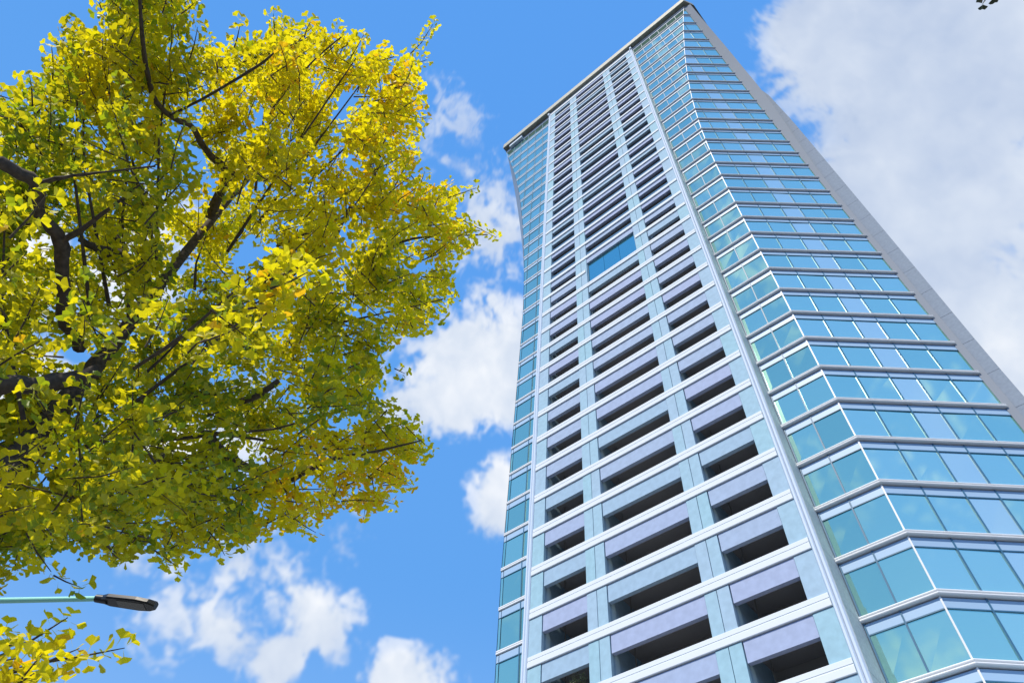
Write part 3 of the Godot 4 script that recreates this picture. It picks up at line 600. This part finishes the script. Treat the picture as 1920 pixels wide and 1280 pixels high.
func grow_shoot(from: Vector3, to: Vector3, yel: float, twig: Shape, size := 1.0, gap := 0.055) -> void:
	var ln := from.distance_to(to)
	var d := (to - from).normalized()
	var bend := Vector3(rng.randfn(), rng.randfn(), rng.randfn()) * 0.04 * ln
	twig.tube([from, (from + to) / 2 + bend, to], [0.006, 0.0045, 0.002], 4)
	var side := d.cross(Vector3(0.2, 1, 0.1)).normalized()
	var other := d.cross(side)
	var s := gap * 0.5
	while s < ln + 0.02:
		var f := s / ln
		var c := from.lerp(to, f) + bend * (1.0 - absf(2 * f - 1))
		var cnt := rng.randi_range(3, 5)
		var ph := rng.randf() * TAU
		for j in cnt:
			var an := ph + TAU * j / cnt + rng.randf_range(-0.4, 0.4)
			var out := (side * cos(an) + other * sin(an) + d * rng.randf_range(0.1, 0.9) + Vector3(0, -0.25, 0)).normalized()
			var stalk := rng.randf_range(0.03, 0.06) * size
			var y := out
			var nrm := (Vector3(0, 1, 0) + Vector3(rng.randfn(), rng.randfn(), rng.randfn()) * 0.55)
			var x := y.cross(nrm)
			if x.length() < 0.05: x = y.cross(Vector3(1, 0.3, 0))
			x = x.normalized()
			var z := x.cross(y)
			var sc := rng.randf_range(0.050, 0.086) * size
			var q := yel + rng.randfn() * 0.22
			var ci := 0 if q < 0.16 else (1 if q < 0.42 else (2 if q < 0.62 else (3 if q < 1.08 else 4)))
			leaf_xf.append([Transform3D(Basis(x * sc, y * sc, z * sc), c + out * stalk), ci])
		s += gap * rng.randf_range(0.8, 1.25)

func leaf_names() -> Array:
	return ["leaf0", "leaf1", "leaf2", "leaf3", "leaf4"]

func emit_leaves(parent: Node, cap: int, only := "") -> void:
	var lp := leaf_points()
	var eye := Vector3(25.32, 1.6, 30.45)
	var fwd := Vector3(-0.3967, 0.8286, -0.3950)
	var order := []
	for i in leaf_xf.size():
		var p: Vector3 = leaf_xf[i][0].origin
		var dd := p.distance_to(eye)
		var inside := ((p - eye) / dd).dot(fwd) > 0.83
		order.append([dd if inside else dd + 100.0, i])
	order.sort_custom(func(a, b): return a[0] < b[0])
	var single := []
	for c in 5:
		var sh := Shape.new()
		for i in range(1, lp.size() - 1): sh.tri(lp[0], lp[i + 1], lp[i])
		sh.tri(Vector3(-0.025, 0.02, 0), Vector3(0, -0.6, 0), Vector3(0.025, 0.02, 0))
		single.append(sh.mesh(mats[only if only != "" else leaf_names()[c]]))
	var vs := []; var ns := []
	for c in 5: vs.append(PackedVector3Array()); ns.append(PackedVector3Array())
	for oi in order.size():
		var e: Array = leaf_xf[order[oi][1]]
		if oi < cap:
			var o := put("leaf", single[e[1]], parent)
			o.transform = e[0]
			continue
		var xf: Transform3D = e[0]
		var q := []
		for p in lp: q.append(xf * p)
		var va: PackedVector3Array = vs[e[1]]; var na: PackedVector3Array = ns[e[1]]
		for i in range(1, q.size() - 1):
			var m: Vector3 = (q[i + 1] - q[0]).cross(q[i] - q[0]).normalized()
			va.append(q[0]); va.append(q[i]); va.append(q[i + 1])
			na.append(m); na.append(m); na.append(m)
		var st := [xf * Vector3(-0.025, 0.02, 0), xf * Vector3(0, -0.6, 0), xf * Vector3(0.025, 0.02, 0)]
		var sm: Vector3 = (st[1] - st[0]).cross(st[2] - st[0]).normalized()
		va.append(st[0]); va.append(st[2]); va.append(st[1])
		na.append(sm); na.append(sm); na.append(sm)
		vs[e[1]] = va; ns[e[1]] = na
	var am := ArrayMesh.new()
	for c in 5:
		if vs[c].is_empty(): continue
		var arr := []
		arr.resize(Mesh.ARRAY_MAX)
		arr[Mesh.ARRAY_VERTEX] = vs[c]; arr[Mesh.ARRAY_NORMAL] = ns[c]
		am.add_surface_from_arrays(Mesh.PRIMITIVE_TRIANGLES, arr)
		am.surface_set_material(am.get_surface_count() - 1, mats[only if only != "" else leaf_names()[c]])
	var o := put("crown", am, parent)
	o.set_meta("kind", "stuff")

func build_ginkgo() -> void:
	var t := thing("ginkgo_tree", "ginkgo tree in yellow and green autumn leaf leaning over the pavement", "tree")
	leaf_xf = []
	rng.seed = 3
	var foot := Vector3(20.92, 0, 30.42)
	var pts := []; var rad := []
	for i in 15:
		var y := i * 0.75
		pts.append(foot + Vector3(0.10 * sin(y * 0.9), y, 0.10 * cos(y * 0.7) - 0.1)); rad.append(0.16 * pow(1.0 - i / 15.5, 1.7) + 0.01)
	var tr := Shape.new(); tr.tube(pts, rad, 10, 0.06, 1)
	put("trunk", tr.mesh(mats.bark), t)
	for L in LIMBS:
		var p := []; var r := []
		for q in L: p.append(Vector3(q[0], q[1], q[2])); r.append(q[3] * 0.58)
		var cp := []; var cr := []
		for i in p.size() - 1:
			for j in 4:
				var f := j / 4.0
				cp.append(p[i].cubic_interpolate(p[i + 1], p[maxi(i - 1, 0)], p[mini(i + 2, p.size() - 1)], f) + Vector3(rng.randfn(), rng.randfn(), rng.randfn()) * float(r[i]) * 0.12)
				cr.append(lerpf(r[i], r[i + 1], f) * rng.randf_range(0.9, 1.12))
		cp.append(p[-1]); cr.append(r[-1])
		var sh := Shape.new(); sh.tube(cp, cr, 8, 0.09, p.size())
		put("limb", sh.mesh(mats.bark), t)
	var twig := Shape.new()
	var axis_x := 20.9; var axis_z := 30.0
	for L in LOBES:
		var c := Vector3(L[0], L[1], L[2]); var r: float = L[3]
		# the bough that carries the lobe
		var hgt := clampf(c.y - 1.0 - 0.4 * Vector2(c.x - axis_x, c.z - axis_z).length(), 2.6, 10.0)
		var root := Vector3(axis_x + (c.x - axis_x) * 0.25, lerpf(hgt, c.y, 0.3), axis_z + (c.z - axis_z) * 0.25)
		if rng.randf() < 0.10 and c.y > 5.0: twig.tube([root, root.lerp(c, 0.55) + Vector3(0, -0.12, 0), c], [0.015, 0.010, 0.005], 5, 0.05)
		var outw := Vector3(c.x - axis_x, 0, c.z - axis_z)
		outw = (outw.normalized() if outw.length() > 0.2 else Vector3.ZERO) + Vector3(0, 0.35, 0)
		var near := c.distance_to(Vector3(25.32, 1.6, 30.45)) < 4.7
		var cnt := int(clampf(1.5 + r * r * (48.0 if near else 78.0), 2, 19))
		for i in cnt:
			var off := Vector3(rng.randfn(), rng.randfn(), rng.randfn()).normalized() * r * pow(rng.randf(), 0.45)
			var ln := minf(rng.randf_range(0.22, 0.5), r * 1.5 + 0.08)
			var d := (outw * 0.8 + off.normalized() * 0.7 + Vector3(rng.randfn(), rng.randfn(), rng.randfn()) * 0.45).normalized()
			var mid := c + off * 0.85
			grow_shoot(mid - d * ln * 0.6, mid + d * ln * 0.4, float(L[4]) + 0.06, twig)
	for s in SHOOTS:
		var a := Vector3(s[0][0], s[0][1], s[0][2]); var b := Vector3(s[1][0], s[1][1], s[1][2])
		grow_shoot(a, b, 0.5, twig, 0.9)
	var low_root := Vector3(20.95, 2.7, 30.4)
	var hub := Vector3(21.85, 2.95, 29.98)
	var lb := Shape.new(); lb.tube([low_root, Vector3(21.4, 2.78, 30.2), hub], [0.06, 0.045, 0.03], 7, 0.06)
	put("limb", lb.mesh(mats.bark), t)
	for s in LOW_SHOOTS:
		var a := Vector3(s[0][0], s[0][1], s[0][2]); var b := Vector3(s[1][0], s[1][1], s[1][2])
		twig.tube([hub, a], [0.012, 0.006], 4)
		grow_shoot(a, b, 0.72, twig, 0.9, 0.045)
	var tw := put("twig", twig.mesh(mats.bark), t)
	tw.set_meta("kind", "stuff")
	emit_leaves(t, 300)
	print("leaves ", leaf_xf.size())

func build_side_tree() -> void:
	var t := thing("street_tree", "leafy tree with backlit shade in its leaf colour, twig tip against the grey cloud", "tree")
	leaf_xf = []
	rng.seed = 21
	var foot := Vector3(31.2, 0, 26.6)
	var pts := []; var rad := []
	for i in 9:
		pts.append(foot + Vector3(0.06 * sin(i * 0.8), i * 0.9, 0.05 * cos(i))); rad.append(0.17 * (1.0 - i / 10.0) + 0.02)
	var tr := Shape.new(); tr.tube(pts, rad, 9, 0.06, 1)
	put("trunk", tr.mesh(mats.bark), t)
	var tip := Vector3(26.67, 5.87, 28.49)
	var lb := Shape.new()
	lb.tube([foot + Vector3(0, 4.6, 0), Vector3(29.4, 5.4, 27.5), Vector3(27.9, 5.95, 28.15), tip + Vector3(0.12, 0.14, 0)], [0.07, 0.04, 0.02, 0.004], 6, 0.08)
	put("limb", lb.mesh(mats.bark), t)
	var twig := Shape.new()
	grow_shoot(tip + Vector3(0.22, 0.17, 0.02), tip + Vector3(0.0, 0.07, 0.02), -0.5, twig, 0.9)
	grow_shoot(tip + Vector3(0.42, 0.14, 0.02), tip + Vector3(0.16, 0.17, 0.06), -0.5, twig, 0.9)
	for i in 110:
		var d := Vector3(rng.randfn(), rng.randfn(), rng.randfn()).normalized()
		var c := Vector3(31.4, 7.6, 26.3) + d * Vector3(1.7, 2.3, 1.7) * pow(rng.randf(), 0.4)
		grow_shoot(c - d * 0.25, c + d * 0.25, -0.2, twig)
	var tw := put("twig", twig.mesh(mats.bark), t)
	tw.set_meta("kind", "stuff")
	emit_leaves(t, 0, "shaded_leaf")

func build_lamp() -> void:
	var t := thing("street_lamp", "street lamp with pale green arm and flat black head below the ginkgo", "street lamp")
	var tip := Vector3(17.5, 6.36, 27.92); var neck := Vector3(16.95, 6.43, 28.36)
	var d := (tip - neck).normalized()
	var flat := Vector3(d.x, 0, d.z).normalized()
	var side := flat.cross(Vector3.UP).normalized()
	var up := side.cross(d).normalized()
	var pole := neck - flat * 2.35; pole.y = 0
	var ps := Shape.new()
	ps.tube([pole, pole + Vector3(0, 3, 0), pole + Vector3(0, 6.05, 0)], [0.085, 0.075, 0.06], 12)
	put("pole", ps.mesh(mats.lamp_green), t)
	var bp := Shape.new(); bp.tube([pole, pole + Vector3(0, 0.35, 0)], [0.15, 0.12], 12)
	put("base", bp.mesh(mats.lamp_green), t)
	var ar := Shape.new()
	var p0 := pole + Vector3(0, 6.0, 0)
	ar.tube([p0, p0 + flat * 0.5 + Vector3(0, 0.22, 0), p0 + flat * 1.2 + Vector3(0, 0.36, 0), neck], [0.04, 0.038, 0.034, 0.03], 10)
	put("arm", ar.mesh(mats.lamp_green), t)
	var cl := Shape.new(); cl.tube([neck - d * 0.03, neck + d * 0.12], [0.045, 0.05], 10)
	put("collar", cl.mesh(mats.lamp_black), t)
	# head: a flat tapered shell with chamfered rim
	var hs := Shape.new()
	var outline := [[0.06, 0.045], [0.14, 0.085], [0.5, 0.10], [0.64, 0.08], [0.72, 0.035]]
	var rows := []
	for lay in [[0.045, 0.62], [0.028, 0.95], [-0.012, 1.0], [-0.03, 0.86]]:
		var ring := []
		for o in outline: ring.append(neck + d * o[0] + side * o[1] * lay[1] + up * lay[0])
		for i in range(outline.size() - 1, -1, -1): ring.append(neck + d * outline[i][0] - side * outline[i][1] * lay[1] + up * lay[0])
		rows.append(ring)
	for r in rows.size() - 1:
		for i in rows[r].size():
			var j: int = (i + 1) % rows[r].size()
			hs.quad(rows[r][i], rows[r][j], rows[r + 1][j], rows[r + 1][i])
	for r in [0, rows.size() - 1]:
		for i in range(1, rows[r].size() - 1): hs.tri(rows[r][0], rows[r][i], rows[r][i + 1])
	var head := put("lamp_head", hs.mesh(mats.lamp_black), t)
	var gl := Shape.new()
	var a := neck + d * 0.26 - up * 0.034
	gl.hexa(a - side * 0.062, a - side * 0.062 + d * 0.34, a + side * 0.062 + d * 0.34, a + side * 0.062, a - side * 0.062 + up * 0.006, a - side * 0.062 + d * 0.34 + up * 0.006, a + side * 0.062 + d * 0.34 + up * 0.006, a + side * 0.062 + up * 0.006)
	put("lens", gl.mesh(mats.lens), head)

func build_plant() -> void:
	var at := Vector3(2.38, FLOOR0 + band_level(-1) + 0.22, -0.62)
	var t := thing("balcony_plant", "small pale leafed shrub in a pot on the lowest visible balcony", "plant", at)
	var pot := Shape.new()
	pot.tube([Vector3.ZERO, Vector3(0, 0.36, 0), Vector3(0, 0.4, 0)], [0.15, 0.2, 0.215], 14)
	put("pot", pot.mesh(mats.pot), t)
	rng.seed = 8
	var st := Shape.new(); var lf := Shape.new()
	for i in 9:
		var a := TAU * i / 9.0
		var p := Vector3(cos(a) * rng.randf_range(0.1, 0.5), rng.randf_range(1.35, 1.95), sin(a) * rng.randf_range(0.05, 0.25))
		st.tube([Vector3(cos(a) * 0.06, 0.38, sin(a) * 0.06), p * Vector3(0.5, 0.6, 0.5) + Vector3(0, 0.2, 0), p], [0.014, 0.01, 0.004], 5)
		for j in 26:
			var c := p + Vector3(rng.randfn() * 0.14, rng.randfn() * 0.16 - 0.05, rng.randfn() * 0.12)
			var u := Vector3(rng.randfn(), rng.randfn(), rng.randfn()).normalized() * 0.055
			var w := u.cross(Vector3(rng.randfn(), rng.randfn(), rng.randfn()).normalized()).normalized() * 0.03
			lf.quad(c - u, c - w, c + u, c + w)
	put("stem", st.mesh(mats.bark), t).set_meta("kind", "stuff")
	put("foliage", lf.mesh(mats.plant), t).set_meta("kind", "stuff")

func build_ground() -> void:
	var g := Shape.new()
	g.box(Vector3(-900, -0.6, -900), Vector3(900, 0.0, 900))
	put("ground", g.mesh(mats.asphalt), self).set_meta("kind", "structure")
	var p := Shape.new()
	p.box(Vector3(-40, -0.3, 1.0), Vector3(60, 0.12, 33.5))
	put("pavement", p.mesh(mats.paving), self).set_meta("kind", "structure")

func make_materials() -> void:
	paint("band", 0.66, 0.72, 0.78, 0.75, 0.0, 0.3)
	# two cladding colours, each in four slightly different batches
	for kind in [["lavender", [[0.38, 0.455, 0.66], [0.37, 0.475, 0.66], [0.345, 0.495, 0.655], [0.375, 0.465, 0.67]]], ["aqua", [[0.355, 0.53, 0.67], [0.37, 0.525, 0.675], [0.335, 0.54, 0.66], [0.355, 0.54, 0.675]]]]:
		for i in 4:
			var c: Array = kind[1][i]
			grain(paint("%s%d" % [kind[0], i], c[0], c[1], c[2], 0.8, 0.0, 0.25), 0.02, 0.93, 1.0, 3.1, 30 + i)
	paint("rib", 0.56, 0.66, 0.80, 0.7, 0.0, 0.3)
	grain(paint("flank", 0.60, 0.64, 0.66, 0.7), 0.03, 0.88, 1.0, 2.0, 5)
	paint("ledge", 0.70, 0.73, 0.77, 0.45, 0.0)
	paint("mullion", 0.05, 0.15, 0.26, 0.4)
	paint("spandrel", 0.34, 0.50, 0.70, 0.45, 0.0, 0.5)
	paint("blank", 0.62, 0.86, 0.90, 0.12, 0.66)
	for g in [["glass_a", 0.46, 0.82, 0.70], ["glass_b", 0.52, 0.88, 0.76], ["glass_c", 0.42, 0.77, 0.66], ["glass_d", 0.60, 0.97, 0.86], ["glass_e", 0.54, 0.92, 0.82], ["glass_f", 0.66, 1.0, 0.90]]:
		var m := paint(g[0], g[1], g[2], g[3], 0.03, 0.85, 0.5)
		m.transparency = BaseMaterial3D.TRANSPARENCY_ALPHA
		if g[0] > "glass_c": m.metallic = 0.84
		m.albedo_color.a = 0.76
	paint("deep_glass", 0.22, 0.62, 0.66, 0.04, 0.9)
	paint("balustrade", 0.10, 0.18, 0.27, 0.12)
	paint("wall", 0.32, 0.315, 0.31, 0.85)
	paint("soffit", 0.30, 0.30, 0.31, 0.85)
	paint("door", 0.02, 0.024, 0.028, 0.06)
	paint("pipe", 0.22, 0.21, 0.20, 0.5)
	paint("head", 0.16, 0.14, 0.13, 0.6)
	paint("ceiling", 0.62, 0.68, 0.70, 0.8)
	paint("curtain", 0.62, 0.74, 0.42, 0.9)
	paint("core", 0.30, 0.36, 0.38, 0.9)
	paint("side", 0.32, 0.38, 0.44, 0.5)
	grain(paint("fin", 0.26, 0.31, 0.39, 0.95, 0.0, 0.1), 0.03, 0.93, 1.0, 2.5, 6)
	paint("trim", 0.27, 0.30, 0.35, 0.95, 0.0, 0.1)
	grain(paint("cornice", 0.36, 0.36, 0.29, 0.6), 0.02, 0.8, 1.0, 4.0, 7)
	var bk := paint("bark", 0.15, 0.115, 0.09, 0.95)
	grain(bk, 0.05, 0.5, 1.0, 0.6, 12)
	# leaf pigments: dark green, olive, yellow-green, yellow, gold; light through the blade takes the same hue
	var lc := [[0.14, 0.19, 0.01], [0.34, 0.33, 0.01], [0.52, 0.47, 0.01], [0.76, 0.65, 0.01], [0.80, 0.50, 0.014]]
	var lt := [[0.42, 0.52, 0.01], [0.74, 0.66, 0.008], [0.93, 0.84, 0.008], [1.0, 0.87, 0.008], [1.0, 0.62, 0.012]]
	for i in 5:
		var m := paint("leaf%d" % i, lc[i][0], lc[i][1], lc[i][2], 0.55)
		m.backlight_enabled = true
		m.backlight = lin(lt[i][0], lt[i][1], lt[i][2])
		m.cull_mode = BaseMaterial3D.CULL_DISABLED
	paint("shaded_leaf", 0.035, 0.05, 0.02, 0.5)  # darkness of the backlit twig put into the leaf colour
	paint("plant", 0.22, 0.26, 0.12, 0.7)
	paint("pot", 0.35, 0.2, 0.13, 0.8)
	paint("lamp_green", 0.30, 0.70, 0.62, 0.4)
	paint("lamp_black", 0.009, 0.01, 0.012, 0.4)
	paint("lens", 0.06, 0.06, 0.055, 0.15)
	grain(paint("asphalt", 0.055, 0.055, 0.057, 0.9), 0.05, 0.7, 1.0, 3.0, 14)
	grain(paint("paving", 0.27, 0.265, 0.25, 0.85), 0.05, 0.8, 1.0, 2.0, 15)

func _ready() -> void:
	var cam := Camera3D.new()
	cam.name = "camera"
	cam.transform = Transform3D(Basis(Vector3(0.76273, 0.05815, -0.64409), Vector3(0.51075, 0.55676, 0.65510), Vector3(0.39670, -0.82863, 0.39496)), Vector3(25.322, 1.60, 30.451))
	cam.fov = 51.44
	cam.near = 0.05; cam.far = 3000.0
	add_child(cam)
	cam.make_current()
	var env := Environment.new()
	env.background_mode = Environment.BG_SKY
	env.sky = make_sky()
	env.tonemap_mode = Environment.TONE_MAPPER_LINEAR
	env.tonemap_exposure = 1.2
	env.sdfgi_enabled = true; env.ssao_enabled = true; env.ssil_enabled = true
	var we := WorldEnvironment.new()
	we.name = "environment"; we.environment = env
	add_child(we)
	var sun := DirectionalLight3D.new()
	sun.name = "sun"
	sun.light_energy = 1.35
	sun.light_color = Color(1.0, 0.96, 0.89)
	sun.light_angular_distance = 0.5
	sun.shadow_enabled = true
	add_child(sun)
	var az := deg_to_rad(-186.0); var el := deg_to_rad(50.0)
	sun.look_at_from_position(Vector3.ZERO, -Vector3(sin(az) * cos(el), sin(el), -cos(az) * cos(el)), Vector3.UP)
	make_materials()
	print("sky done ", Time.get_ticks_msec())
	build_ground()
	build_tower()
	print("tower done ", Time.get_ticks_msec())
	build_ginkgo()
	build_side_tree()
	print("trees done ", Time.get_ticks_msec())
	build_lamp()
	build_plant()
